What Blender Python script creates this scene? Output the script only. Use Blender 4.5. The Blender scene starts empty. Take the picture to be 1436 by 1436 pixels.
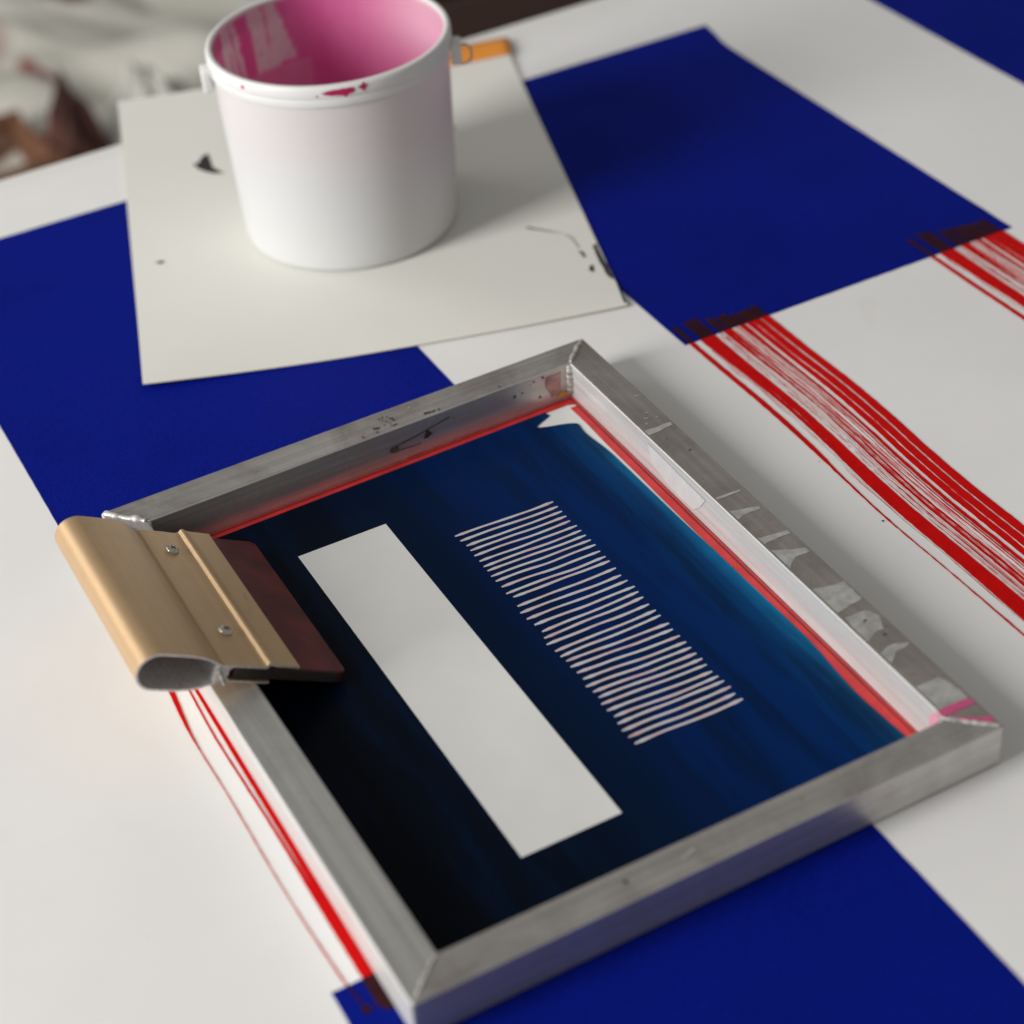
import bpy, bmesh, math, random
from mathutils import Vector, Matrix, noise

random.seed(7)
SC = bpy.context.scene
COL = SC.collection

# ------------------------------------------------------------------ camera
cam_d = bpy.data.cameras.new("camera")
cam = bpy.data.objects.new("camera", cam_d)
COL.objects.link(cam)
RIGHT = Vector((0.88196, -0.46580, -0.07196))
UP = Vector((0.33545, 0.51311, 0.79006))
BACK = Vector((-0.33109, -0.72094, 0.60879))
m = Matrix((RIGHT, UP, BACK)).transposed().to_4x4()
m.translation = Vector((-0.17445, -0.95582, 0.80731))
cam.matrix_world = m
cam_d.sensor_width = 36.0
cam_d.lens = 70.53
cam_d.clip_start = 0.05
cam_d.clip_end = 60.0
cam_d.dof.use_dof = True
cam_d.dof.focus_distance = 1.29
cam_d.dof.aperture_fstop = 4.0
cam_d.dof.aperture_blades = 0
SC.camera = cam

# ------------------------------------------------------------------ world + daylight + added highlight lamp
w = bpy.data.worlds.new("World")
SC.world = w
w.use_nodes = True
bg = w.node_tree.nodes["Background"]
bg.inputs[0].default_value = (1.0, 0.985, 0.955, 1)
bg.inputs[1].default_value = 0.225

def area_lamp(name, loc, target, sx, sy, watts, col):
    """rectangular area lamp, for the workshop daylight and the added highlight"""
    ld = bpy.data.lights.new(name, 'AREA')
    ld.shape = 'RECTANGLE'
    ld.size = sx
    ld.size_y = sy
    ld.energy = watts
    ld.color = col
    lo = bpy.data.objects.new(name, ld)
    COL.objects.link(lo)
    lo.location = loc
    lo.rotation_euler = (Vector(target) - Vector(loc)).to_track_quat('-Z', 'Y').to_euler()
    return lo
area_lamp("window_light", (-3.60, 0.0, 1.78), (0.25, 0.05, 0.0), 1.30, 2.30, 192.0, (1.0, 0.985, 0.975))
area_lamp("added_highlight_lamp", (-1.75, 2.75, 1.55), (0.0, 0.0, 0.0), 1.2, 1.3, 17.0, (1.0, 0.98, 0.95))  # added lamp, placed to draw the highlight along the squeegee grip

vs = SC.view_settings
vs.view_transform = 'Standard'
vs.look = 'None'
vs.exposure = 0.16
vs.gamma = 1.0
vs.use_curve_mapping = False
SC.render.engine = 'CYCLES'

# ------------------------------------------------------------------ materials
def new_mat(name):
    mt = bpy.data.materials.new(name)
    mt.use_nodes = True
    nt = mt.node_tree
    return mt, nt, nt.nodes["Principled BSDF"]

def N(nt, typ, **kw):
    n = nt.nodes.new(typ)
    for k, v in kw.items():
        setattr(n, k, v)
    return n

def coords(nt, scale=(1, 1, 1), space='Object'):
    tc = N(nt, 'ShaderNodeTexCoord')
    mp = N(nt, 'ShaderNodeMapping')
    mp.inputs['Scale'].default_value = scale
    nt.links.new(tc.outputs[space], mp.inputs['Vector'])
    return mp.outputs['Vector']

def tex_noise(nt, vec, scale, detail=4, rough=0.55, dist=0.0):
    n = N(nt, 'ShaderNodeTexNoise')
    n.inputs['Scale'].default_value = scale
    n.inputs['Detail'].default_value = detail
    n.inputs['Roughness'].default_value = rough
    n.inputs['Distortion'].default_value = dist
    nt.links.new(vec, n.inputs['Vector'])
    return n.outputs['Fac']

def ramp(nt, fac, stops):
    r = N(nt, 'ShaderNodeValToRGB')
    el = r.color_ramp.elements
    while len(el) < len(stops):
        el.new(0.5)
    for e, (p, c) in zip(el, stops):
        e.position = p
        e.color = c if len(c) == 4 else (*c, 1)
    nt.links.new(fac, r.inputs['Fac'])
    return r.outputs['Color']

def mix(nt, fac, a, b, mode='MIX'):
    n = N(nt, 'ShaderNodeMix', data_type='RGBA', blend_type=mode)
    for sock, v in ((0, fac), (6, a), (7, b)):
        if isinstance(v, (int, float)):
            n.inputs[sock].default_value = v
        elif isinstance(v, tuple):
            n.inputs[sock].default_value = v if len(v) == 4 else (*v, 1)
        else:
            nt.links.new(v, n.inputs[sock])
    return n.outputs[2]

def bump(nt, bs, h, strength=0.2, dist=0.001):
    b = N(nt, 'ShaderNodeBump')
    b.inputs['Strength'].default_value = strength
    b.inputs['Distance'].default_value = dist
    nt.links.new(h, b.inputs['Height'])
    nt.links.new(b.outputs['Normal'], bs.inputs['Normal'])

def simple(name, col, rough=0.5, metal=0.0, var=0.06, nscale=40.0, bmp=0.0, bscale=400.0, spec=0.5, scale=(1, 1, 1), sss=0.0):
    mt, nt, bs = new_mat(name)
    v = coords(nt, scale)
    f = tex_noise(nt, v, nscale)
    lo_ = tuple(c * (1 - var) for c in col)
    hi_ = tuple(min(1, c * (1 + var)) for c in col)
    nt.links.new(ramp(nt, f, [(0.3, lo_), (0.7, hi_)]), bs.inputs['Base Color'])
    bs.inputs['Roughness'].default_value = rough
    bs.inputs['Metallic'].default_value = metal
    bs.inputs['Specular IOR Level'].default_value = spec
    if sss:
        bs.inputs['Subsurface Weight'].default_value = sss
        bs.inputs['Subsurface Radius'].default_value = (0.01, 0.008, 0.007)
        bs.inputs['Subsurface Scale'].default_value = 1.0
    if bmp:
        bump(nt, bs, tex_noise(nt, v, bscale, 3), bmp, 0.0006)
    return mt

def metal_mat(name, col, rough, axis, dirt=(0.16, 0.14, 0.12), dirt_amt=0.35, metal=0.75):
    """dull mill-finish aluminium with extrusion lines along axis and handling grime"""
    mt, nt, bs = new_mat(name)
    sc = [260.0, 260.0, 260.0]
    sc[axis] = 4.0
    v = coords(nt)
    vl = coords(nt, tuple(sc))
    lines = tex_noise(nt, vl, 1.0, 5, 0.7)
    blot = tex_noise(nt, v, 22.0, 6, 0.65, 0.4)
    spk = tex_noise(nt, v, 420.0, 2, 0.5)
    c = ramp(nt, lines, [(0.28, tuple(x * 0.70 for x in col)), (0.72, tuple(min(1, x * 1.06) for x in col))])
    dm = ramp(nt, blot, [(0.42, (0, 0, 0)), (0.72, (dirt_amt,) * 3)])
    c = mix(nt, dm, c, dirt)
    sp = ramp(nt, spk, [(0.70, (0, 0, 0)), (0.78, (0.7, 0.7, 0.7))])
    c = mix(nt, sp, c, tuple(x * 0.45 for x in dirt))
    nt.links.new(c, bs.inputs['Base Color'])
    bs.inputs['Metallic'].default_value = metal
    rr = ramp(nt, blot, [(0.3, (rough - 0.06,) * 3), (0.75, (rough + 0.16,) * 3)])
    nt.links.new(rr, bs.inputs['Roughness'])
    bump(nt, bs, lines, 0.12, 0.0004)
    return mt

M = {}
def paper_mat():
    mt, nt, bs = new_mat('paper')
    v = coords(nt)
    f = tex_noise(nt, v, 7.0, 5, 0.6)
    c = ramp(nt, f, [(0.3, (0.785, 0.775, 0.755)), (0.7, (0.83, 0.82, 0.80))])
    sm = tex_noise(nt, v, 21.0, 3, 0.5, 0.6)           # faint handling smudges
    c = mix(nt, ramp(nt, sm, [(0.66, (0, 0, 0)), (0.78, (0.10,) * 3)]), c, (0.55, 0.52, 0.49))
    vo = N(nt, 'ShaderNodeTexVoronoi')                    # lint and stray ink dots
    vo.inputs['Scale'].default_value = 30.0
    nt.links.new(v, vo.inputs['Vector'])
    c = mix(nt, ramp(nt, vo.outputs['Distance'], [(0.012, (0.45,) * 3), (0.022, (0, 0, 0))]), c, (0.35, 0.30, 0.28))
    nt.links.new(c, bs.inputs['Base Color'])
    bs.inputs['Roughness'].default_value = 0.62
    bs.inputs['Specular IOR Level'].default_value = 0.3
    bump(nt, bs, tex_noise(nt, v, 900.0, 3), 0.05, 0.0006)
    return mt
M['paper'] = paper_mat()
M['laminate'] = simple('laminate', (0.80, 0.79, 0.755), 0.35, var=0.02, nscale=5, spec=0.4)
M['card'] = simple('card', (0.775, 0.762, 0.705), 0.55, var=0.02, nscale=7, bmp=0.05, bscale=700, spec=0.35)
M['card_edge'] = simple('card_edge', (0.70, 0.64, 0.48), 0.7, var=0.1, nscale=200)
M['orange'] = simple('orange_tape', (0.85, 0.30, 0.03), 0.5, var=0.05, nscale=60, bmp=0.1)
M['black_ink'] = simple('black_ink', (0.02, 0.02, 0.019), 0.5, var=0.3, nscale=300)

def blue_ink():
    mt, nt, bs = new_mat('blue_ink')
    v = coords(nt)
    f = tex_noise(nt, v, 620.0, 3, 0.75)
    g = tex_noise(nt, v, 6.0, 4, 0.6)
    c = ramp(nt, f, [(0.38, (0.0006, 0.0050, 0.150)), (0.62, (0.0045, 0.0135, 0.285))])
    c = mix(nt, ramp(nt, g, [(0.35, (0, 0, 0)), (0.65, (0.6,) * 3)]), c, (0.0008, 0.0075, 0.155))
    nt.links.new(c, bs.inputs['Base Color'])
    bs.inputs['Roughness'].default_value = 0.6
    bs.inputs['Specular IOR Level'].default_value = 0.04
    bump(nt, bs, f, 0.12, 0.0004)
    return mt
M['blue'] = blue_ink()
M['red'] = simple('red_ink', (0.56, 0.003, 0.003), 0.5, var=0.10, nscale=120, spec=0.06)
M['over'] = simple('overprint', (0.030, 0.004, 0.007), 0.55, var=0.3, nscale=90, spec=0.12)

def dry_red():
    """ink dragged thin by the squeegee: broken streaks along the stroke"""
    mt, nt, bs = new_mat('dry_red_ink')
    v = coords(nt, (1500.0, 11.0, 1.0))
    f = tex_noise(nt, v, 1.0, 5, 0.72, 0.2)
    v2 = coords(nt, (330.0, 7.0, 1.0))
    g = tex_noise(nt, v2, 1.0, 3, 0.6)
    add = N(nt, 'ShaderNodeMath', operation='MULTIPLY_ADD')
    nt.links.new(g, add.inputs[0])
    add.inputs[1].default_value = 0.42
    nt.links.new(f, add.inputs[2])
    k = ramp(nt, add.outputs[0], [(0.71, (0, 0, 0)), (0.775, (0.9,) * 3), (0.86, (1, 1, 1))])
    nt.links.new(mix(nt, k, (0.81, 0.795, 0.775), (0.56, 0.003, 0.004)), bs.inputs['Base Color'])
    bs.inputs['Roughness'].default_value = 0.55
    bs.inputs['Specular IOR Level'].default_value = 0.08
    return mt
M['dry_red'] = dry_red()

# bar tops are worn and grimy, the walls of the section cleaner and oxidised pale
TOP = (0.58, 0.55, 0.515)
M['alu_x'] = metal_mat('aluminium_top_along_x', TOP, 0.36, 0, (0.17, 0.14, 0.12), 0.6, 0.78)
M['alu_y'] = metal_mat('aluminium_top_along_y', TOP, 0.36, 1, (0.17, 0.14, 0.12), 0.6, 0.78)
M['alu_r'] = metal_mat('aluminium_top_brown', (0.44, 0.405, 0.37), 0.40, 1, (0.19, 0.16, 0.14), 0.7, 0.70)
M['alu_l'] = metal_mat('aluminium_top_pale', (0.60, 0.59, 0.555), 0.38, 1, (0.30, 0.29, 0.27), 0.5, 0.72)
M['wall_x'] = metal_mat('aluminium_wall_along_x', (0.72, 0.70, 0.67), 0.34, 0, (0.36, 0.31, 0.28), 0.5, 0.68)
M['wall_y'] = metal_mat('aluminium_wall_along_y', (0.70, 0.70, 0.68), 0.36, 1, (0.50, 0.48, 0.46), 0.5, 0.30)
M['weld'] = simple('weld_metal', (0.50, 0.475, 0.44), 0.55, 0.45, var=0.5, nscale=300, bmp=0.6, bscale=420)
def residue_mat():
    """clouded remains of adhesive tape"""
    mt, nt, bs = new_mat('tape_residue')
    v = coords(nt)
    f = tex_noise(nt, v, 90.0, 5, 0.65, 0.3)
    nt.links.new(ramp(nt, f, [(0.3, (0.34, 0.335, 0.315)), (0.7, (0.47, 0.47, 0.445))]), bs.inputs['Base Color'])
    bs.inputs['Roughness'].default_value = 0.45
    g = tex_noise(nt, v, 160.0, 4, 0.6)
    nt.links.new(ramp(nt, g, [(0.30, (0.62,) * 3), (0.62, (0.95,) * 3)]), bs.inputs['Alpha'])
    return mt
M['residue'] = residue_mat()
M['pink_mark'] = simple('pink_ink_mark', (0.52, 0.08, 0.20), 0.5, var=0.1, nscale=200)
M['silk'] = simple('screen_mesh', (0.71, 0.71, 0.685), 0.42, var=0.045, nscale=14, bmp=0.05, bscale=2500, spec=0.35)
M['red_glue'] = simple('red_ink_on_mesh', (0.56, 0.030, 0.032), 0.4, var=0.16, nscale=60, spec=0.4, bmp=0.1, bscale=200)
M['dark_speck'] = simple('dried_dark_ink', (0.035, 0.025, 0.022), 0.6, var=0.3, nscale=300)
M['brown_stain'] = simple('brown_stain', (0.12, 0.085, 0.07), 0.5, var=0.4, nscale=300)
M['pink_stain'] = simple('faded_pink_stain', (0.47, 0.29, 0.27), 0.40, 0.3, var=0.4, nscale=120, bmp=0.1)
M['pink_pale'] = simple('pale_pink_ink', (0.66, 0.30, 0.38), 0.5, var=0.1)
M['yellow_stain'] = simple('yellow_ink', (0.55, 0.30, 0.03), 0.5, var=0.2)
M['wall_tape'] = simple('clear_tape_residue', (0.52, 0.525, 0.515), 0.35, var=0.06, nscale=90)
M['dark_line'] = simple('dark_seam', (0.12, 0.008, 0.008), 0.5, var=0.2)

def emulsion():
    mt, nt, bs = new_mat('emulsion')
    tc = N(nt, 'ShaderNodeTexCoord')
    sx = N(nt, 'ShaderNodeSeparateXYZ')
    nt.links.new(tc.outputs['Object'], sx.inputs[0])
    vs_ = coords(nt, (110.0, 2.6, 1.0))
    streak = tex_noise(nt, vs_, 1.0, 4, 0.6, 0.25)
    vb = coords(nt)
    big = tex_noise(nt, vb, 13.0, 4, 0.55, 0.5)
    # coating thin at the right-hand rim; colour darkens to near black at left
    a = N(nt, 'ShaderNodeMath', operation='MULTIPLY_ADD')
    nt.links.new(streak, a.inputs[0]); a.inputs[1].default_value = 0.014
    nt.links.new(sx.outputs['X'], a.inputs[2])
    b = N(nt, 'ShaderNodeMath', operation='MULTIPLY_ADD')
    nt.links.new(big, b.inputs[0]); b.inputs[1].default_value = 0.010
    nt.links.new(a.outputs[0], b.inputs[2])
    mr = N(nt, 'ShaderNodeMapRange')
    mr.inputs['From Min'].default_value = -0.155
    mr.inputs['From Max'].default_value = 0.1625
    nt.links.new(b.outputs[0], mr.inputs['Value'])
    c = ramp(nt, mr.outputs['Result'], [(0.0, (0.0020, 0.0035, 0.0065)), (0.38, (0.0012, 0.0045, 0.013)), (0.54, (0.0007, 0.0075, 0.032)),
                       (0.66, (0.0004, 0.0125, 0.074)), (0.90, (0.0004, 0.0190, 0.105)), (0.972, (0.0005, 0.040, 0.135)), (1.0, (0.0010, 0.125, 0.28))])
    ghost = tex_noise(nt, coords(nt, (44.0, 4.5, 1.0)), 1.0, 5, 0.62, 0.05)
    c = mix(nt, ramp(nt, ghost, [(0.46, (0, 0, 0)), (0.60, (0.6,) * 3)]), c, (0.0010, 0.0085, 0.030))
    nt.links.new(c, bs.inputs['Base Color'])
    bs.inputs['Roughness'].default_value = 0.30
    bs.inputs['Specular IOR Level'].default_value = 0.055
    return mt
M['emulsion'] = emulsion()

def open_mesh():
    """clear stencil: paper and traces of red seen through the gauze"""
    mt, nt, bs = new_mat('open_stencil_lines')
    f = tex_noise(nt, coords(nt, (1.0, 3.0, 1.0)), 55.0, 3, 0.6)
    nt.links.new(ramp(nt, f, [(0.40, (0.54, 0.54, 0.57)), (0.58, (0.56, 0.45, 0.47)), (0.74, (0.54, 0.33, 0.34))]), bs.inputs['Base Color'])
    bs.inputs['Roughness'].default_value = 0.45
    return mt
M['open_lines'] = open_mesh()

def gold():
    mt, nt, bs = new_mat('gold_anodised_aluminium')
    vl = coords(nt, (300.0, 3.0, 300.0))
    f = tex_noise(nt, vl, 1.0, 4, 0.6)
    g = tex_noise(nt, coords(nt), 60.0, 4, 0.6)
    c = ramp(nt, f, [(0.3, (0.60, 0.405, 0.220)), (0.7, (0.655, 0.45, 0.255))])
    c = mix(nt, ramp(nt, g, [(0.5, (0, 0, 0)), (0.8, (0.25,) * 3)]), c, (0.45, 0.30, 0.16))
    sm = tex_noise(nt, coords(nt, (40.0, 14.0, 40.0)), 1.0, 5, 0.7, 0.5)
    c = mix(nt, ramp(nt, sm, [(0.66, (0, 0, 0)), (0.74, (0.35,) * 3)]), c, (0.28, 0.17, 0.10))
    nt.links.new(c, bs.inputs['Base Color'])
    bs.inputs['Metallic'].default_value = 0.66
    bs.inputs['Coat Weight'].default_value = 0.30
    bs.inputs['Coat Roughness'].default_value = 0.38
    bs.inputs['Roughness'].default_value = 0.46
    return mt
M['gold'] = gold()
M['cut_alu'] = simple('sawn_aluminium', (0.66, 0.63, 0.62), 0.45, 0.35, var=0.2, nscale=500, bmp=0.3, bscale=600)
M['rubber'] = simple('red_brown_rubber', (0.105, 0.014, 0.012), 0.42, var=0.55, nscale=38, spec=0.30, bmp=0.06, bscale=120)
M['screw'] = simple('screw_steel', (0.62, 0.58, 0.50), 0.28, 1.0, var=0.1, nscale=300)
M['screw_dark'] = simple('screw_recess', (0.03, 0.03, 0.03), 0.6, var=0.1)

def see_through(nt, bs, col, amt):
    """thin polyethylene lets part of the light through"""
    tr = N(nt, 'ShaderNodeBsdfTranslucent')
    nt.links.new(col, tr.inputs['Color'])
    mx = N(nt, 'ShaderNodeMixShader')
    mx.inputs[0].default_value = amt
    nt.links.new(bs.outputs[0], mx.inputs[1])
    nt.links.new(tr.outputs[0], mx.inputs[2])
    nt.links.new(mx.outputs[0], nt.nodes['Material Output'].inputs['Surface'])
def plastic():
    mt, nt, bs = new_mat('white_plastic')
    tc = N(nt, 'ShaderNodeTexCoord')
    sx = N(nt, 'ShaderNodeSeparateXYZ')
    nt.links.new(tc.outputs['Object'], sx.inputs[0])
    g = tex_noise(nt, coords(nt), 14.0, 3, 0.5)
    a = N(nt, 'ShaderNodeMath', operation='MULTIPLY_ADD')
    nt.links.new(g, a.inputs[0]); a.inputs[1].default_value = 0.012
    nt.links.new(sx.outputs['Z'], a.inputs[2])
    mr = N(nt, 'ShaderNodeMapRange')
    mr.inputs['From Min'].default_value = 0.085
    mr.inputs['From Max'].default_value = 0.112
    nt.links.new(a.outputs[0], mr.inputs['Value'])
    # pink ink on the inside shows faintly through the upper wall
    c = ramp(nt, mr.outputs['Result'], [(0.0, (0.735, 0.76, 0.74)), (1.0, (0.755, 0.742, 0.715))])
    nt.links.new(c, bs.inputs['Base Color'])
    bs.inputs['Roughness'].default_value = 0.36
    see_through(nt, bs, c, 0.16)
    return mt
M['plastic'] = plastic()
M['plastic_rim'] = simple('white_plastic_rim', (0.74, 0.735, 0.71), 0.5, var=0.01)

def stained():
    mt, nt, bs = new_mat('pink_stained_plastic')
    at = N(nt, 'ShaderNodeAttribute', attribute_name='stain')
    f = tex_noise(nt, coords(nt, (1, 1, 0.35)), 38.0, 4, 0.6)
    ink = ramp(nt, f, [(0.3, (0.87, 0.14, 0.43)), (0.7, (0.91, 0.24, 0.54))])
    bare = ramp(nt, f, [(0.35, (0.92, 0.85, 0.82)), (0.75, (0.91, 0.76, 0.82))])
    cc = mix(nt, at.outputs['Fac'], bare, ink)
    nt.links.new(cc, bs.inputs['Base Color'])
    bs.inputs['Roughness'].default_value = 0.42
    see_through(nt, bs, cc, 0.42)
    return mt
M['stained'] = stained()
M['pink_ink'] = simple('magenta_ink', (0.42, 0.012, 0.09), 0.35, var=0.15, nscale=200)
M['wire'] = simple('galvanised_wire', (0.42, 0.42, 0.42), 0.35, 1.0, var=0.1)
M['floor'] = simple('concrete_floor', (0.36, 0.345, 0.30), 0.8, var=0.15, nscale=3)
M['wood'] = simple('brown_wood', (0.19, 0.085, 0.045), 0.6, var=0.3, nscale=12, scale=(1, 8, 8))
M['dark_wood'] = simple('dark_brown_wood', (0.045, 0.022, 0.016), 0.6, var=0.3, nscale=12, scale=(8, 1, 8))
M['tan_board'] = simple('tan_cardboard', (0.20, 0.13, 0.085), 0.75, var=0.1, nscale=10)
M['leg'] = simple('table_leg_paint', (0.5, 0.5, 0.48), 0.5)

def sheet_mat():
    mt, nt, bs = new_mat('stained_canvas')
    v = coords(nt)
    f = tex_noise(nt, v, 5.0, 4, 0.6)
    c = ramp(nt, f, [(0.3, (0.50, 0.485, 0.42)), (0.7, (0.60, 0.585, 0.53))])
    warp = N(nt, 'ShaderNodeTexNoise')
    warp.inputs['Scale'].default_value = 6.0
    nt.links.new(v, warp.inputs['Vector'])
    vm = N(nt, 'ShaderNodeVectorMath', operation='MULTIPLY_ADD')
    nt.links.new(warp.outputs['Color'], vm.inputs[0])
    vm.inputs[1].default_value = (0.10, 0.10, 0.0)
    nt.links.new(v, vm.inputs[2])
    for (x, y, rx, ry, rot, col) in [(0.745, 2.815, 0.034, 0.10, 0.45, (0.05, 0.014, 0.012)),
                                     (0.592, 2.490, 0.022, 0.11, 0.05, (0.26, 0.07, 0.055)),
                                     (0.52, 2.76, 0.07, 0.16, 0.2, (0.36, 0.27, 0.23)),
                                     (1.30, 2.70, 0.12, 0.06, 0.2, (0.18, 0.10, 0.08))]:
        mp = N(nt, 'ShaderNodeMapping', vector_type='TEXTURE')
        mp.inputs['Location'].default_value = (x, y, 0)
        mp.inputs['Rotation'].default_value = (0, 0, rot)
        mp.inputs['Scale'].default_value = (rx, ry, 10)
        nt.links.new(vm.outputs[0], mp.inputs['Vector'])
        ln = N(nt, 'ShaderNodeVectorMath', operation='LENGTH')
        nt.links.new(mp.outputs[0], ln.inputs[0])
        k = ramp(nt, ln.outputs['Value'], [(0.6, (1, 1, 1)), (0.95, (0, 0, 0))])
        c = mix(nt, k, c, col)
    nt.links.new(c, bs.inputs['Base Color'])
    bs.inputs['Roughness'].default_value = 0.85
    return mt
M['sheet'] = sheet_mat()

# ------------------------------------------------------------------ mesh helpers
def link(name, mesh, mats, parent=None, loc=None, smooth=False):
    o = bpy.data.objects.new(name, mesh)
    COL.objects.link(o)
    for mt in (mats if isinstance(mats, (list, tuple)) else [mats]):
        mesh.materials.append(mt)
    if parent:
        o.parent = parent
    if loc:
        o.location = loc
    if smooth:
        for p in mesh.polygons:
            p.use_smooth = True
    return o

def from_bm(name, bm, mats, parent=None, smooth=False, loc=None):
    me = bpy.data.meshes.new(name)
    bmesh.ops.recalc_face_normals(bm, faces=bm.faces)
    bm.to_mesh(me)
    bm.free()
    return link(name, me, mats, parent, loc, smooth)

def pydata(name, v, f, mats, parent=None, smooth=False):
    me = bpy.data.meshes.new(name)
    me.from_pydata([tuple(x) for x in v], [], f)
    me.update()
    return link(name, me, mats, parent, None, smooth)

def empty(name, loc=(0, 0, 0), rz=0.0):
    o = bpy.data.objects.new(name, None)
    o.empty_display_size = 0.02
    COL.objects.link(o)
    o.location = loc
    o.rotation_euler = (0, 0, rz)
    return o

def tag(o, label=None, cat=None, kind=None, group=None):
    if label: o['label'] = label
    if cat: o['category'] = cat
    if kind: o['kind'] = kind
    if group: o['group'] = group
    return o

def slab(name, poly, z0, z1, mats, parent=None, bevel=0.0):
    """extruded polygon"""
    bm = bmesh.new()
    lo_ = [bm.verts.new((x, y, z0)) for x, y in poly]
    hi_ = [bm.verts.new((x, y, z1)) for x, y in poly]
    bm.faces.new(hi_)
    bm.faces.new(lo_[::-1])
    n = len(poly)
    for i in range(n):
        j = (i + 1) % n
        bm.faces.new((lo_[i], lo_[j], hi_[j], hi_[i]))
    if bevel:
        bmesh.ops.bevel(bm, geom=[e for e in bm.edges], offset=bevel, segments=2, affect='EDGES', profile=0.6)
    return from_bm(name, bm, mats, parent)

def rect(x0, x1, y0, y1):
    return [(x0, y0), (x1, y0), (x1, y1), (x0, y1)]

def blobify(poly, n=4, amp=0.0006, seed=0):
    """subdivide an outline and roughen it"""
    out = []
    k = len(poly)
    for i in range(k):
        a, b = Vector(poly[i]), Vector(poly[(i + 1) % k])
        for j in range(n):
            p = a.lerp(b, j / n)
            q = Vector((p.x * 130 + seed, p.y * 130, seed))
            out.append((p.x + amp * noise.noise(q), p.y + amp * noise.noise(q + Vector((9, 4, 2)))))
    return out

def tube(name, pts, r, mats, parent=None, seg=8, closed=False):
    bm = bmesh.new()
    rings = []
    n = len(pts)
    P = [Vector(p) for p in pts]
    for i in range(n):
        t = (P[min(i + 1, n - 1)] - P[max(i - 1, 0)]).normalized()
        a = t.orthogonal().normalized() if i == 0 else (prev - t * prev.dot(t)).normalized()
        prev = a
        b = t.cross(a)
        rr = r[i] if isinstance(r, (list, tuple)) else r
        rings.append([bm.verts.new(P[i] + (a * math.cos(2 * math.pi * k / seg) + b * math.sin(2 * math.pi * k / seg)) * rr) for k in range(seg)])
    for i in range(n - 1):
        for k in range(seg):
            bm.faces.new((rings[i][k], rings[i][(k + 1) % seg], rings[i + 1][(k + 1) % seg], rings[i + 1][k]))
    bm.faces.new(rings[0][::-1])
    bm.faces.new(rings[-1])
    return from_bm(name, bm, mats, parent, True)

def lathe(name, prof, seg, mats, parent=None, matidx=None, closed=True):
    v, f = [], []
    n = len(prof)
    for k in range(seg):
        a = 2 * math.pi * k / seg
        for r, z in prof:
            v.append((r * math.cos(a), r * math.sin(a), z))
    idx = []
    rng = range(n if closed else n - 1)
    for k in range(seg):
        k2 = (k + 1) % seg
        for i in rng:
            j = (i + 1) % n
            f.append((k * n + i, k2 * n + i, k2 * n + j, k * n + j))
            idx.append(matidx[i] if matidx else 0)
    o = pydata(name, v, f, mats, parent, True)
    for p, i in zip(o.data.polygons, idx):
        p.material_index = i
    return o

# ------------------------------------------------------------------ background: floor and things beyond the table
FZ = -0.75
fl = slab('floor', rect(-6, 7, -4, 8), FZ - 0.05, FZ, M['floor'])
tag(fl, kind='structure')

def dust_sheet():
    nx, ny = 90, 90
    v, f = [], []
    for j in range(ny):
        for i in range(nx):
            x = -0.35 + 1.75 * i / (nx - 1)
            y = 2.12 + 1.5 * j / (ny - 1)
            p = Vector((x * 3.1 + y * 1.4, y * 1.3 - x * 0.8, 0.3))
            h = abs(noise.noise(p)) * 0.16 + abs(noise.noise(p * 2.3 + Vector((5, 1, 0)))) * 0.06 + noise.noise(p * 5) * 0.012
            e = min(1.0, min(i, nx - 1 - i, j, ny - 1 - j) / 10)
            v.append((x + 0.03 * noise.noise(Vector((y * 3, 0, 1))), y + 0.03 * noise.noise(Vector((x * 3, 2, 1))), FZ + 0.006 + h * e))
    for j in range(ny - 1):
        for i in range(nx - 1):
            a = j * nx + i
            f.append((a, a + 1, a + nx + 1, a + nx))
    o = pydata('dust_sheet', v, f, M['sheet'], None, True)
    sd = o.modifiers.new('thickness', 'SOLIDIFY')
    sd.thickness = 0.002
    tag(o, 'crumpled grey canvas dust sheet with brown stains on the floor behind the table', 'dust sheet')
dust_sheet()

def crate(name, loc, rz, sx, sy, sz, mt, label, cat='crate', slats=3):
    r = empty(name, loc, rz)
    t = 0.014
    for s in (-1, 1):
        for k in range(slats):
            h = sz / slats
            z0 = k * h + 0.004
            slab('slat', rect(-sx / 2, sx / 2, s * sy / 2 - t / 2, s * sy / 2 + t / 2), z0, z0 + h - 0.008, mt, r, 0.002)
            slab('slat', rect(s * sx / 2 - t / 2 - s * 0.016, s * sx / 2 + t / 2 - s * 0.016, -sy / 2 + t, sy / 2 - t), z0, z0 + h - 0.008, mt, r, 0.002)
    slab('base', rect(-sx / 2 + 0.03, sx / 2 - 0.03, -sy / 2 + t, sy / 2 - t), 0.0, 0.012, mt, r, 0.002)
    tag(r, label, cat)
    return r
crate('wooden_crate', (0.20, 2.09, FZ), 0.10, 0.50, 0.20, 0.10, M['wood'], 'low brown slatted wooden crate on the floor in front of the canvas', 'crate', 2)
crate('wooden_chest', (1.31, 1.95, FZ), -0.10, 0.52, 0.30, 0.26, M['dark_wood'], 'dark brown slatted wooden crate on the floor behind the paint bucket', 'crate', 3)

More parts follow.
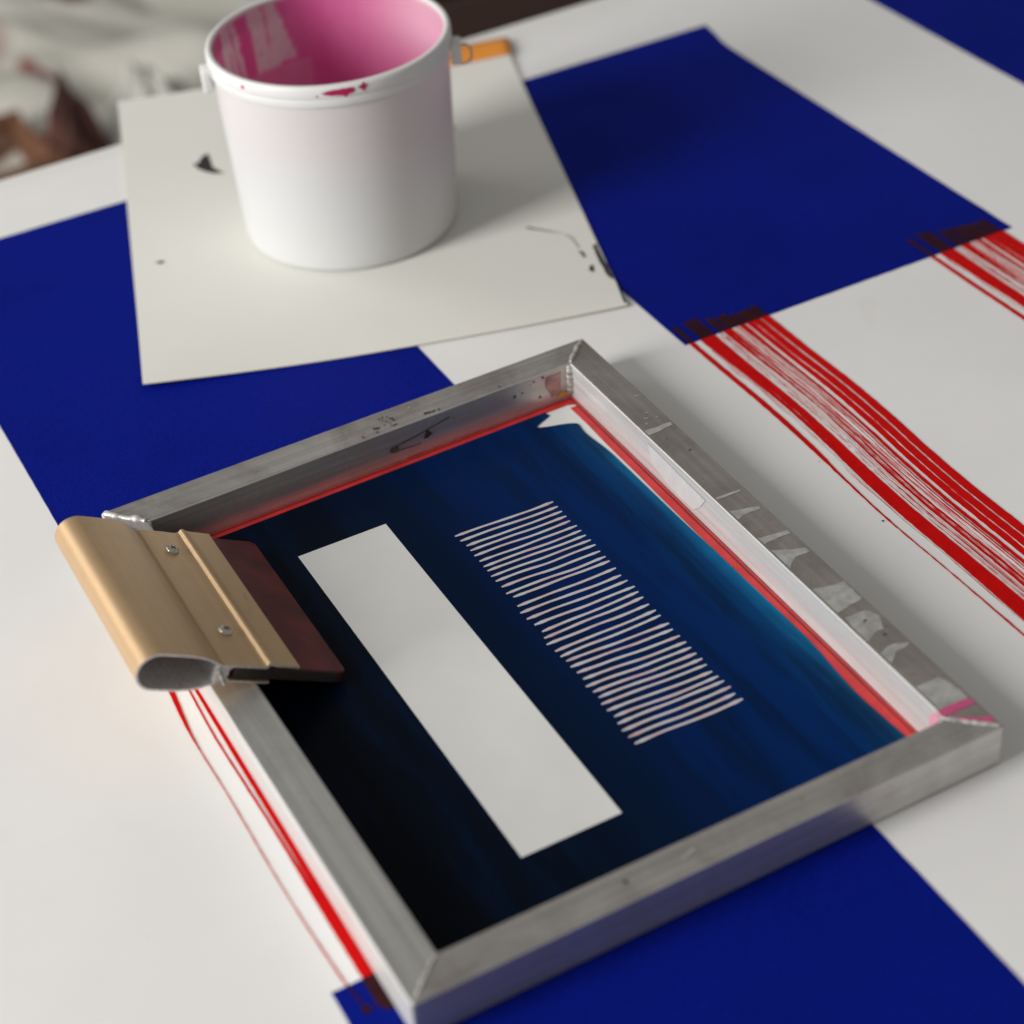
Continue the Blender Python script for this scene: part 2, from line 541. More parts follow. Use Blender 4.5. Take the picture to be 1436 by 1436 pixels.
def carton(loc, rz, sx, sy, sz):
    r = empty('cardboard_box', loc, rz)
    t = 0.004
    slab('side', rect(-sx / 2, sx / 2, -sy / 2, -sy / 2 + t), 0, sz, M['tan_board'], r)
    slab('side', rect(-sx / 2, sx / 2, sy / 2 - t, sy / 2), 0, sz, M['tan_board'], r)
    slab('side', rect(-sx / 2, -sx / 2 + t, -sy / 2 + t, sy / 2 - t), 0, sz, M['tan_board'], r)
    slab('side', rect(sx / 2 - t, sx / 2, -sy / 2 + t, sy / 2 - t), 0, sz, M['tan_board'], r)
    slab('flap', rect(-sx / 2 + 0.002, sx / 2 - 0.002, -sy / 2 + 0.001, -0.002), sz + 0.001, sz + 0.004, M['tan_board'], r)
    slab('flap', rect(-sx / 2 + 0.002, sx / 2 - 0.002, 0.002, sy / 2 - 0.001), sz + 0.001, sz + 0.004, M['tan_board'], r)
    tag(r, 'tan cardboard box on the floor beside the dark wooden crate', 'box')
carton((1.74, 1.98, FZ), -0.2, 0.28, 0.26, 0.20)

def rag(loc, r, h, seed, label, mt):
    v, f = [], []
    nr, na = 16, 48
    for j in range(nr + 1):
        t = j / nr
        for i in range(na):
            a = 2 * math.pi * i / na
            q = Vector((math.cos(a) * 1.3, math.sin(a) * 1.3, seed + t * 2))
            rr = r * t * (1 + 0.35 * noise.noise(q) + 0.15 * noise.noise(q * 2.7))
            z = h * (1 - t ** 1.6) * (1 + 0.5 * noise.noise(q * 1.7 + Vector((4, 0, 0)))) + 0.012 * abs(noise.noise(q * 4)) + 0.004
            v.append((rr * math.cos(a), rr * math.sin(a), max(0.004, z)))
    for j in range(nr):
        for i in range(na):
            f.append((j * na + i, j * na + (i + 1) % na, (j + 1) * na + (i + 1) % na, (j + 1) * na + i))
    o = pydata('rag', v, f, mt, None, True)
    o.location = loc
    sd = o.modifiers.new('thickness', 'SOLIDIFY')
    sd.thickness = 0.002
    tag(o, label, 'rag')
M['white_cloth'] = simple('white_cloth', (0.62, 0.61, 0.56), 0.85, var=0.08, nscale=8)
M['brown_cloth'] = simple('red_brown_cloth', (0.085, 0.028, 0.020), 0.85, var=0.5, nscale=9)
rag((0.640, 2.12, FZ), 0.13, 0.12, 1.0, 'crumpled white rag on the floor beside the red-brown rag', M['white_cloth'])
rag((0.490, 2.08, FZ), 0.075, 0.15, 5.0, 'bunched red-brown rag on the floor between the low crate and the white rag', M['brown_cloth'])

# ------------------------------------------------------------------ table and printed paper
tb = empty('table', (0.5, -0.4, FZ))
TZ = -0.0006
top = slab('table_top', [(-1.4 - .5, -1.4 + .4), (2.0 - .5, -1.4 + .4), (2.0 - .5, 0.7185 + .4), (-1.4 - .5, 0.630 + .4)], -FZ - 0.03, -FZ + TZ, M['laminate'], tb, 0.0012)
for x in (-1.75, 1.35):
    for y in (-0.9, 0.93):
        slab('leg', rect(x - 0.025, x + 0.025, y - 0.025, y + 0.025), 0.0, -FZ - 0.0305, M['leg'], tb, 0.002)
tag(tb, 'wide white work table under the printed paper', 'table')

pp = empty('printed_paper', (0, 0, 0))
tag(pp, 'large white paper sheet printed with blue blocks and red stripes', 'paper')
slab('paper_sheet', [(-1.0, -1.2), (1.75, -1.2), (1.75, 0.665), (-1.0, 0.640)], -0.0004, 0.0, M['paper'], pp)
Wd, G = 0.2997, 0.1650
XA0, XA1 = 0.0, Wd
XB0, XB1 = Wd + G, 2 * Wd + G
XC0, XC1 = 2 * Wd + 2 * G, 3 * Wd + 2 * G
YT, YB, Y2 = 0.5655, 0.1067, -0.3035
ZB, ZR, ZO = 0.00025, 0.0005, 0.0007

def flat(name, polys, z, mats, parent, idx=None):
    v, f = [], []
    for poly in polys:
        b = len(v)
        v += [(x, y, z) for x, y in poly]
        f.append(tuple(range(b, b + len(poly))))
    o = pydata(name, v, f, mats, parent)
    if idx:
        for p, i in zip(o.data.polygons, idx):
            p.material_index = i
    return o

flat('blue_block', [blobify([(XA0, YB), (XA1, YB), (XA1, YT), (XA0, YT)], 60, 0.00035, 2)], ZB, M['blue'], pp)
flat('blue_block', [blobify([(XB0, YB), (XB1, YB), (XB1, 0.512), (XB1 + 0.0015, 0.530), (XB1 + 0.0055, 0.548), (XB1 + 0.0085, YT + 0.003), (XB0, YT + 0.001)], 60, 0.00035, 2)], ZB, M['blue'], pp)
flat('blue_block', [blobify([(XC0, YB), (XC1, YB), (XC1, YT), (XC0, YT)], 60, 0.00035, 2)], ZB, M['blue'], pp)
flat('blue_block', [blobify([(XA0, -0.76), (XA1, -0.76), (XA1, Y2), (XA0, Y2)], 60, 0.00035, 2)], ZB, M['blue'], pp)
flat('blue_block', [blobify([(XB0, -0.76), (XB1, -0.76), (XB1, Y2), (XB0, Y2)], 60, 0.00035, 2)], ZB, M['blue'], pp)
flat('blue_block', [blobify([(XC0, -0.76), (XC1, -0.76), (XC1, Y2), (XC0, Y2)], 60, 0.00035, 2)], ZB, M['blue'], pp)

def interp(tbl, y):
    """smooth curve through a table sorted by descending y: [(y, value)]"""
    if y >= tbl[0][0]: return tbl[0][1]
    n = len(tbl)
    for i in range(n - 1):
        (y0, a), (y1, b) = tbl[i], tbl[i + 1]
        if y1 <= y <= y0:
            ya, pa = tbl[max(i - 1, 0)]
            yz, pz = tbl[min(i + 2, n - 1)]
            h = y1 - y0
            m0 = (b - pa) / (y1 - ya) * h
            m1 = (pz - a) / (yz - y0) * h
            t = (y - y0) / h
            return (2*t**3 - 3*t*t + 1) * a + (t**3 - 2*t*t + t) * m0 + (3*t*t - 2*t**3) * b + (t**3 - t*t) * m1
    return tbl[-1][1]

def ribbon(x_of, w_of, y0, y1, n, seed, jit=0.00016):
    """closed outline of one dragged stripe"""
    Lp, Rp = [], []
    for i in range(n + 1):
        y = y0 + (y1 - y0) * i / n
        x = x_of(y)
        hw = w_of(y) / 2
        Lp.append((x - hw + jit * noise.noise(Vector((y * 160, seed, 0))) + jit * .8 * noise.noise(Vector((y * 600, seed, 4))), y))
        Rp.append((x + hw + jit * noise.noise(Vector((y * 160, seed, 7))) + jit * .8 * noise.noise(Vector((y * 600, seed, 9))), y))
    v = []
    f = []
    for a, b in zip(Lp, Rp):
        v += [a, b]
    for i in range(n):
        f.append((2 * i, 2 * i + 1, 2 * i + 3, 2 * i + 2))
    return v, f

# stripe bundle: (offset from the bundle's left line, width table, start y, end y, dry?)
DRIFT = [(0.14, 0.0), (0.06, 0.0), (0.0, 0.0006), (-0.05, -0.0010), (-0.09, -0.0036), (-0.14, -0.0054), (-0.20, -0.0050), (-0.34, -0.0045)]
STRIPES = [
    (0.0000, [(0.13, .0040), (0.05, .0042), (-0.05, .0036), (-.08, .0020), (-.14, .0012), (-.20, .0009), (-.26, .0014)], 0.131, 0),
    (0.0115, [(0.13, .0085), (0.10, .0080), (0.07, .0055), (0.0, .0030), (-.1, .0034), (-.2, .0042), (-.26, .0060)], 0.1345, 0),
    (0.0165, [(0.13, .0080), (0.06, .0066), (0.0, .0060), (-.1, .0072), (-.2, .0075), (-.26, .0085)], 0.1345, 0),
    (0.0236, [(0.13, .0030), (0.09, .0010), (0.0, .0007), (-.3, .0007)], 0.128, 1),
    (0.0295, [(0.13, .0062), (0.08, .0030), (0.0, .0010), (-.1, .0020), (-.3, .0022)], 0.1275, 0),
    (0.0330, [(0.13, .0050), (0.08, .0022), (0.0, .0011), (-.1, .0015), (-.3, .0022)], 0.1268, 0),
    (0.0380, [(0.13, .0080), (0.08, .0080), (0.0, .0075), (-.3, .0085)], 0.1260, 1),
    (0.0440, [(0.13, .0050), (0.05, .0026), (0.0, .0020), (-.1, .0026), (-.3, .0028)], 0.1252, 0),
    (0.0503, [(0.13, .0062), (0.08, .0046), (0.0, .0048), (-.1, .0050), (-.3, .0052)], 0.1240, 0),
    (0.0566, [(0.13, .0066), (0.05, .0058), (0.0, .0060), (-.3, .0058)], 0.1232, 0),
    (0.0533, [(0.13, .0030), (0.05, .0030), (-.3, .0034)], 0.1235, 1),
    (0.0640, [(0.13, .0074), (0.05, .0062), (0.0, .0062), (-.1, .0064), (-.3, .0068)], 0.1195, 0),
    (0.0258, [(0.13, .0030), (0.05, .0026), (-.3, .0028)], 0.10, 1),
    (0.0075, [(0.13, .0040), (0.05, .0040), (-.02, .0020), (-.3, .0010)], 0.09, 1),
]
# single hairlines combed out between the broad strokes
_rs = random.Random(3)
for _o in (0.0222, 0.0252, 0.0312, 0.0362, 0.0392, 0.0412):
    _w = _rs.uniform(0.00025, 0.0007)
    STRIPES.append((_o, [(0.13, _w), (0.05, _w * _rs.uniform(.6, 2)), (-0.05, _w * _rs.uniform(.5, 1.6)), (-0.15, _w * _rs.uniform(.4, 2)), (-.3, _w)], 0.106, 0))

def bundle(name, xl, sgn=1, y1=-0.335, ytop=0.0, scale=1.0, sel=None, seed=0):
    v, f, idx = [], [], []
    ov, of = [], []
    for k, (off, wt, ys, dry) in enumerate(STRIPES):
        if sel and k not in sel:
            continue
        xf = lambda y: xl + off * scale + interp(DRIFT, y) * sgn + 0.0005 * noise.noise(Vector((y * 9, k * 0.35 + seed, 3)))
        wv = 1 + 0.45 * noise.noise(Vector((k * 1.7, seed * 1.3, 2))) * (seed > 0)
        wf = lambda y: interp(wt, y) * scale * wv
        ys2 = ys + ytop + 0.003 * noise.noise(Vector((k * 2.3, seed, 8))) * (seed > 0)
        lo_y = YB + 0.00005
        vv, ff = ribbon(xf, wf, min(ys2, lo_y), y1, 150, k * 3.1 + seed, 0.00034 if not dry else 0.0004)
        b = len(v)
        z = ZR - (0.00014 if dry else 0.0) + k * 0.000004
        v += [(x, y, z) for x, y in vv]
        f += [tuple(q + b for q in t) for t in ff]
        idx += [dry] * len(ff)
    # where the stroke began on the blue block: a comb of narrow bars with ragged tops
    rg = random.Random(int(seed * 10) + 5)
    for (g0, g1, yt) in ((-0.0020, 0.0022, 0.1310), (0.0085, 0.0208, 0.1335), (0.0246, 0.0312, 0.1275), (0.0322, 0.0415, 0.1270), (0.0420, 0.0667, 0.1215)):
        nb_ = max(1, round((g1 - g0) / rg.uniform(0.0026, 0.0036)))
        for q in range(nb_):
            x0 = xl + g0 + (g1 - g0) * q / nb_ + rg.uniform(0, 0.00025)
            x1 = xl + g0 + (g1 - g0) * (q + 1) / nb_ - rg.choice((0.0, 0.0001, 0.0003, 0.0006))
            yy = yt + ytop + rg.uniform(-0.0016, 0.0016) + (0.0012 if g0 > 0.04 else 0)
            sl = rg.uniform(-0.0004, 0.0004)
            b = len(ov)
            ov += [(x0, YB + 0.00005, ZO + q * 6e-6), (x1, YB + 0.00005, ZO + q * 6e-6), (x1 + sl, yy - rg.uniform(0, 0.0006), ZO + q * 6e-6), ((x0 + x1) / 2, yy, ZO + q * 6e-6), (x0 + sl, yy - rg.uniform(0, 0.0005), ZO + q * 6e-6)]
            of.append((b, b + 1, b + 2, b + 3, b + 4))
    o = pydata(name, v, f, [M['red'], M['dry_red']], pp)
    for p, i in zip(o.data.polygons, idx):
        p.material_index = i
    if ov:
        pydata('overprint', ov, of, M['over'], pp)
    # ink carried over onto the block at the far end of the stroke
    return o
bundle('red_stripes', 0.4700, seed=0.0)
bundle('red_stripes', 0.6872, ytop=0.0065, seed=4.0)
bundle('red_stripes', 0.2240, seed=8.0)
bundle('red_stripes', XC0 + 0.005, seed=11.0, ytop=0.004)

# left-hand stripes of the first column, most of them under the frame
def left_stripes():
    L1 = [(-0.02, 0.0100), (-0.0457, 0.0084), (-0.08, 0.0058), (-0.10, 0.0054), (-0.1445, 0.0061), (-0.23, 0.0060), (-0.2984, 0.0085), (-0.3218, 0.0111)]
    W1 = [(-0.02, 0.0030), (-0.055, 0.0030), (-0.075, 0.0022), (-0.1, 0.0009), (-0.2, 0.0007), (-0.235, 0.0006), (-0.26, 0.0008), (-0.30, 0.0010)]
    L2 = [(-0.02, 0.0190), (-0.0516, 0.0182), (-0.0944, 0.0170), (-0.134, 0.0176), (-0.1758, 0.0184), (-0.26, 0.0190), (-0.335, 0.0196)]
    W2 = [(-0.02, 0.0012), (-0.12, 0.0013), (-0.2, 0.0018), (-0.24, 0.0030), (-0.335, 0.0038)]
    L3 = [(-0.02, 0.0222), (-0.3035, 0.0226)]
    W3 = [(-0.02, 0.0016), (-0.1, 0.0034), (-0.2, 0.0040), (-0.335, 0.0050)]
    L4 = [(0.11, 0.024), (-0.335, 0.030)]
    W4 = [(0.11, 0.008), (-0.335, 0.009)]
    v, f, idx = [], [], []
    ov, of = [], []
    for k, (Lx, Wx, y0, dry) in enumerate(((L1, W1, 0.10, 0), (L2, W2, 0.10, 0), (L3, W3, 0.10, 0), (L4, W4, 0.10, 0))):
        vv, ff = ribbon(lambda y: interp(Lx, y), lambda y: interp(Wx, y), y0, Y2, 160, 30 + k, 0.0002)
        b = len(v)
        v += [(x, y, ZR + k * 5e-6) for x, y in vv]
        f += [tuple(q + b for q in t) for t in ff]
        vv, ff = ribbon(lambda y: interp(Lx, y), lambda y: interp(Wx, y) * 1.3, Y2 - 0.00005, -0.3225 - 0.003 * k, 14, 30 + k, 0.0003)
        b = len(ov)
        ov += [(x, y, ZO + k * 5e-6) for x, y in vv]
        of += [tuple(q + b for q in t) for t in ff]
    # round blob where the thin stripe ends
    b = len(ov)
    ov += [(0.0112 + 0.0024 * math.cos(a * 0.45) * (1 + .2 * math.sin(a * 3)), -0.3225 + 0.0030 * math.sin(a * 0.45), ZO + 3e-5) for a in range(14)]
    of.append(tuple(range(b, b + 14)))
    pydata('red_stripes', v, f, M['red'], pp)
    pydata('overprint', ov, of, M['over'], pp)
left_stripes()
flat('ink_speck', [blobify([(0.4600, -0.1404), (0.4614, -0.1406), (0.4617, -0.1392), (0.4604, -0.1390)], 3, 0.0004)], ZR, M['over'], pp)
flat('ink_speck', [blobify([(0.4634, -0.0650), (0.4641, -0.0651), (0.4642, -0.0644), (0.4635, -0.0643)], 3, 0.0003)], ZR, M['red'], pp)

# ------------------------------------------------------------------ card under the bucket
CA = Vector((0.35, -0.105)).normalized()
CB = Vector((-CA.y, CA.x))
C0 = Vector((0.1055, 0.2800))
CW, CH = 0.3655, 0.486
def card_z(a, b):
    z = 0.0014
    d = math.hypot(a / 0.16, b / 0.12)
    z += 0.0035 * max(0.0, 1 - d) ** 1.6
    d2 = math.hypot((a - CW) / 0.10, b / 0.07)
    z += 0.0020 * max(0.0, 1 - d2) ** 1.6
    e = max(0.0, (a - 0.10) / CW) * max(0.0, 1 - b / 0.05)
    z += 0.0018 * e * max(0, math.sin(math.pi * min(1, max(0, (a - 0.1) / 0.25))))
    if b > 0.36:
        z += 0.0030 * ((b - 0.36) / 0.126) ** 2
    return z
def card_xy(a, b):
    p = C0 + CA * a + CB * b
    return p.x, p.y
def make_card():
    nx, ny = 44, 56
    v, f = [], []
    for j in range(ny):
        for i in range(nx):
            a, b = CW * i / (nx - 1), CH * j / (ny - 1)
            x, y = card_xy(a, b - (0.0045 * math.sin(math.pi * a / CW) if j == 0 else 0))
            v.append((x, y, card_z(a, b)))
    for j in range(ny - 1):
        for i in range(nx - 1):
            k = j * nx + i
            f.append((k, k + 1, k + nx + 1, k + nx))
    r = empty('mount_board', (0, 0, 0))
    o = pydata('board', v, f, [M['card'], M['card_edge']], r, True)
    sd = o.modifiers.new('thickness', 'SOLIDIFY')
    sd.thickness = 0.0007
    sd.offset = -1
    sd.material_offset_rim = 1
    es = o.modifiers.new('crisp_edges', 'EDGE_SPLIT')
    es.split_angle = math.radians(30)
    tag(r, 'cream board sheet with black ink smudges lying under the white bucket', 'board')
    def smudge(poly, n=4, amp=0.0008, mt='black_ink', seed=0):
        pts = blobify(poly, n, amp, seed)
        vv = []
        for x, y in pts:
            d = Vector((x, y)) - C0
            vv.append((x, y, card_z(d.dot(CA), d.dot(CB)) + 0.00035))
        pydata('ink_smudge', vv, [tuple(range(len(vv)))], M[mt], r)
    smudge([(0.2611, 0.5920), (0.2660, 0.5905), (0.2725, 0.5990), (0.2790, 0.6030), (0.2770, 0.5900), (0.2730, 0.5760), (0.2790, 0.5590), (0.2700, 0.5640), (0.2650, 0.5720), (0.2620, 0.5800)], 4, 0.0012)
    smudge([(0.1745, 0.4485), (0.1787, 0.4435), (0.1830, 0.4462), (0.1800, 0.4490)], 3, 0.0010)
    smudge([(0.4480, 0.3250), (0.4500, 0.3215), (0.4530, 0.3215), (0.4640, 0.3065), (0.4700, 0.2985), (0.4636, 0.3055), (0.4525, 0.3190), (0.4508, 0.3250)], 3, 0.0005, seed=3)
    smudge([(0.4655, 0.2690), (0.4676, 0.2660), (0.4668, 0.2570), (0.4640, 0.2560), (0.4650, 0.2620)], 4, 0.0009, seed=5)
    smudge([(0.4610, 0.2420), (0.4650, 0.2440), (0.4634, 0.2390), (0.4600, 0.2330), (0.4583, 0.2380)], 4, 0.0009, seed=6)
    smudge([(0.4680, 0.2990), (0.4720, 0.2900), (0.4690, 0.2720), (0.4683, 0.2720), (0.4710, 0.2890)], 3, 0.0004, seed=7)
    smudge([(0.4838, 0.2695), (0.4811, 0.2655), (0.4772, 0.2520), (0.4728, 0.2330), (0.4690, 0.2210), (0.4660, 0.2140), (0.4655, 0.2220), (0.4702, 0.2400), (0.4748, 0.2560), (0.4762, 0.2600), (0.4790, 0.2690)], 4, 0.0007, seed=8)
    smudge([(0.4642, 0.2050), (0.4652, 0.2045), (0.4567, 0.1775), (0.4552, 0.1785)], 4, 0.0003, seed=9)
    smudge([(0.4760, 0.5160), (0.4800, 0.5140), (0.4820, 0.5180), (0.4780, 0.5200)], 3, 0.0010, 'residue', seed=12)
    return r
make_card()

def tape():
    # strip of orange tape over the far right corner of the board
    quad = [(0.5290, 0.6280), (0.5905, 0.6170), (0.6045, 0.6490), (0.5420, 0.6640)]
    n = 10
    v, f = [], []
    for j in range(4):
        for i in range(n):
            s, t = i / (n - 1), j / 3
            a = Vector(quad[0]).lerp(Vector(quad[1]), s)
            b = Vector(quad[3]).lerp(Vector(quad[2]), s)
            p = a.lerp(b, t)
            d = p - C0
            aa, bb = d.dot(CA), d.dot(CB)
            z = card_z(min(max(aa, 0), CW), min(bb, CH)) + 0.0006 if aa < CW + 0.004 else 0.0040
            v.append((p.x, p.y, z + 0.0002 * math.sin(s * 9)))
    for j in range(3):
        for i in range(n - 1):
            k = j * n + i
            f.append((k, k + 1, k + n + 1, k + n))
    o = pydata('orange_tape', v, f, M['orange'], None, True)
    sd = o.modifiers.new('thickness', 'SOLIDIFY')
    sd.thickness = 0.0002
    sd.offset = 1
    tag(o, 'orange tape strip across the far corner of the cream board', 'tape')
tape()

# ------------------------------------------------------------------ bucket
def in_poly(x, y, P):
    c = False
    n = len(P)
    for i in range(n):
        x1, y1 = P[i]; x2, y2 = P[i - 1]
        if (y1 > y) != (y2 > y) and x < (x2 - x1) * (y - y1) / (y2 - y1) + x1:
            c = not c
    return c

def make_bucket():
    r = empty('paint_bucket', (0.3385, 0.4215, 0.00145))
    H = 0.1632
    R0, R1 = 0.0874, 0.0935
    T = 0.0018
    body = [(0.0001, 0.0015), (R0 - 0.008, 0.0012), (R0 - 0.006, 0.0), (R0 - 0.003, 0.0002), (R0 - 0.0008, 0.002), (R0, 0.0055)]
    nz = 14
    for i in range(1, nz + 1):
        t = i / nz
        body.append((R0 + (R1 - R0) * t, 0.0055 + (H - 0.003 - 0.0055) * t))
    nout = len(body)
    ni = 56
    for i in range(ni + 1):
        t = 1 - i / ni
        body.append((R0 + (R1 - R0) * t - T - 0.0004, 0.005 + (H - 0.003 - 0.005) * t))
    body.append((0.0001, 0.0045))
    idx = [0] * (nout - 1) + [1] * (len(body) - nout + 1)
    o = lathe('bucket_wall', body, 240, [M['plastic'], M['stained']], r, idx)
    # ink film left on the inside wall (1 = ink, 0 = bare plastic)
    at = o.data.attributes.new('stain', 'FLOAT', 'POINT')
    P1 = [(112.5, .1608), (109, .170), (96.5, .170), (92.5, .1379), (87.2, .1096), (96, .1075), (104, .1060), (111.2, .1062), (112.6, .1476)]
    P2 = [(136.5, .170), (131, .1597), (122.6, .157), (122.0, .1413), (119.0, .1099), (120, .098), (142, .098), (139.5, .1278)]
    for i, vtx in enumerate(o.data.vertices):
        x, y, z = vtx.co
        a = math.degrees(math.atan2(y, x))
        q = Vector((a * 0.25, z * 90, 1.7))
        aj = a + 1.6 * noise.noise(q) + 0.8 * noise.noise(q * 3.1)
        zj = z + 0.003 * noise.noise(q + Vector((3, 8, 1)))
        s = 1.0
        if in_poly(aj, zj, P1):
            s = 0.05
            if abs(a - 102.2 - (z - .14) * 20) < 1.0 and z > 0.1245:
                s = 0.95
            if noise.noise(Vector((a * .33, z * 260, 0))) > 0.42:
                s = 0.45
        elif in_poly(aj, zj, P2):
            s = 0.05
            if abs(noise.noise(Vector((a * 0.30, z * 9, 5)))) < 0.10 or abs(a - 126.5 - (z - .14) * 60) < 1.1:
                s = 0.8
        elif z < 0.105 and a > 80 and a < 150:
            s = 0.80
        elif -110 < a < 84:
            u = min(1, max(0, (a - 5) / 70)); u = u * u * (3 - 2 * u)
            s = 0.45 + 0.55 * min(1, max(0, (0.130 - z) / 0.06))
            s = s + (1 - s) * u
        elif 113 < a < 121:
            s = 1.0
        elif a > 142:
            s = 0.8
        at.data[i].value = s
    # rim
    rim = [(0.0905, H - 0.0035), (0.0902, H - 0.001), (0.0910, H), (0.0938, H), (0.0950, H - 0.0008), (0.0956, H - 0.003), (0.0956, H - 0.0090),
           (0.0952, H - 0.0098), (0.0945, H - 0.0102), (0.0945, H - 0.0108), (0.0947, H - 0.0112), (0.0947, H - 0.0125), (0.0946, H - 0.0170), (0.0942, H - 0.0175),
           (0.0926, H - 0.0175), (0.0926, H - 0.0060)]
    lathe('rim', rim, 160, M['plastic_rim'], r)
    # handle lugs
    for ang in (165.0, -29.0):
        a = math.radians(ang)
        bm = bmesh.new()
        bmesh.ops.create_cube(bm, size=1.0)
        for vv in bm.verts:
            tz = vv.co.z
            vv.co = Vector((vv.co.x * 0.0075 + 0.0980, vv.co.y * (0.017 if tz > 0 else 0.012), vv.co.z * 0.019 + H - 0.0215))
        bmesh.ops.bevel(bm, geom=bm.edges[:], offset=0.0016, segments=2, affect='EDGES', profile=0.6)
        bm.transform(Matrix.Rotation(a, 4, 'Z'))
        from_bm('handle_lug', bm, M['plastic_rim'], r, True)
    # wire bail: kinked end at each lug, the bow hanging down behind the bucket
    def bail():
        pts = []
        a0 = math.radians(-29.0)
        ux, uy = Vector((math.cos(a0), math.sin(a0), 0)), Vector((-math.sin(a0), math.cos(a0), 0))
        def P(r_, s_, z_): return ux * r_ + uy * s_ + Vector((0, 0, z_))
        hz = H - 0.032
        pts += [P(0.100, 0.0, hz), P(0.1045, 0.0, hz), P(0.1085, 0.001, hz + 0.0015), P(0.1100, 0.003, hz + 0.006), P(0.1090, 0.006, hz + 0.011), P(0.1050, 0.009, hz + 0.0125), P(0.1010, 0.013, hz + 0.010)]
        for i in range(3, 24):
            t = i / 24
            an = t * math.pi
            rr = 0.0985 + 0.006 * math.sin(an)
            pts.append(P(rr * math.cos(an), rr * math.sin(an), hz + 0.008 - 0.075 * math.sin(an) ** 1.5))
        pts += [P(-0.1010, 0.004, hz), P(-0.0995, 0.0, hz - 0.001)]
        tube('wire_handle', pts, 0.0009, M['wire'], r, 8)
    bail()
    # magenta drips on the rim
    def drip(pts, rad, seed=0):
        vv = []
        pp2 = []
        k = len(pts)
        for i in range(k):
            a, b = Vector(pts[i]), Vector(pts[(i + 1) % k])
            for j in range(4):
                p = a.lerp(b, j / 4)
                n1 = noise.noise(Vector((p.x * 1.3, p.y * 900, seed)))
                pp2.append((p.x + 0.35 * n1, p.y + 0.0004 * noise.noise(Vector((p.x, p.y * 700, seed + 4)))))
        # columns of quads so that the film follows the curve of the rim
        a0, a1 = min(p[0] for p in pp2), max(p[0] for p in pp2)
        nc = max(4, int((a1 - a0) / 0.35))
        ff = []
        for c in range(nc + 1):
            a = a0 + (a1 - a0) * (c + (0.05 if c == 0 else -0.05 if c == nc else 0)) / nc
            zs = []
            for i in range(len(pp2)):
                (x1, z1), (x2, z2) = pp2[i - 1], pp2[i]
                if (x1 > a) != (x2 > a):
                    zs.append(z1 + (z2 - z1) * (a - x1) / (x2 - x1))
            if len(zs) < 2:
                continue
            t = math.radians(a)
            vv += [(rad * math.cos(t), rad * math.sin(t), min(zs)), (rad * math.cos(t), rad * math.sin(t), max(zs))]
            if len(vv) >= 4:
                k2 = len(vv)
                ff.append((k2 - 4, k2 - 2, k2 - 1, k2 - 3))
        pydata('ink_drip', vv, ff, M['pink_ink'], r)
    drip([(-117.0, .1585), (-112.2, .1604), (-107, .1606), (-102.3, .1603), (-101.8, .1577), (-103, .1557), (-104.6, .1558), (-105.9, .1532), (-107.4, .1552), (-112.0, .1558), (-115.0, .1566)], 0.0960)
    drip([(-100.2, .1602), (-98.3, .1612), (-97.9, .1630), (-97.3, .1630), (-97.1, .1612), (-95.8, .1602), (-96.8, .1580), (-97.4, .1545), (-98.4, .1572), (-99.8, .1585)], 0.0960, 3)
    drip([(-119.6, .1563), (-118.6, .1570), (-118.2, .1560), (-119.0, .1553)], 0.0960, 5)
    drip([(-157.0, .1590), (-155.4, .1600), (-155.0, .1575), (-156.2, .1565)], 0.0960, 6)
    tag(r, 'white plastic bucket stained magenta pink inside, standing on the cream board', 'bucket')
make_bucket()

# ------------------------------------------------------------------ silkscreen frame
YAW = 0.00698
FX, FY = 0.20373, -0.12004
FW, FH, BW, FT = 0.3608, 0.4661, 0.0250, 0.0293
scr = empty('silkscreen_frame', (FX, FY, 0.0), YAW)
tag(scr, 'aluminium screen printing frame with dark blue stencil lying on the prints', 'screen frame')
cy_, sy_ = math.cos(YAW), math.sin(YAW)
def S(p):
    x, y = p[0] - FX, p[1] - FY
    return (x * cy_ + y * sy_, -x * sy_ + y * cy_)
hx, hy = FW / 2, FH / 2
ix, iy = hx - BW, hy - BW
ixr = hx - 0.0235
Z0 = 0.0009
g_ = 0.0002
def bar(poly, mt, wall):
    o = slab('bar', poly, Z0, FT, [M[mt], M[wall]], scr)
    for p in o.data.polygons:
        p.material_index = 0 if p.normal.z > 0.5 else 1
    b = o.modifiers.new('edge', 'BEVEL')
    b.width = 0.0011
    b.segments = 3
    b.limit_method = 'ANGLE'
    return o
OC = {k: S(p) for k, p in dict(BL=(0.0219, 0.1125), BR=(0.3862, 0.1183), FR=(0.3858, -0.3515), FL=(0.0243, -0.3545)).items()}
IC = {k: S(p) for k, p in dict(BL=(0.0458, 0.0868), BR=(0.3628, 0.0948), FR=(0.3622, -0.3300), FL=(0.0496, -0.3312)).items()}
def off(p, dx, dy): return (p[0] + dx, p[1] + dy)
bar([off(OC['BL'], g_, 0), off(IC['BL'], g_, 0), off(IC['BR'], -g_, 0), off(OC['BR'], -g_, 0)], 'alu_x', 'wall_x')
bar([off(OC['FL'], g_, 0), off(OC['FR'], -g_, 0), off(IC['FR'], -g_, 0), off(IC['FL'], g_, 0)], 'alu_x', 'wall_x')
bar([off(OC['FL'], 0, g_), off(IC['FL'], 0, g_), off(IC['BL'], 0, -g_), off(OC['BL'], 0, -g_)], 'alu_l', 'wall_y')
bar([off(OC['BR'], 0, -g_), off(IC['BR'], 0, -g_), off(IC['FR'], 0, g_), off(OC['FR'], 0, g_)], 'alu_r', 'wall_y')

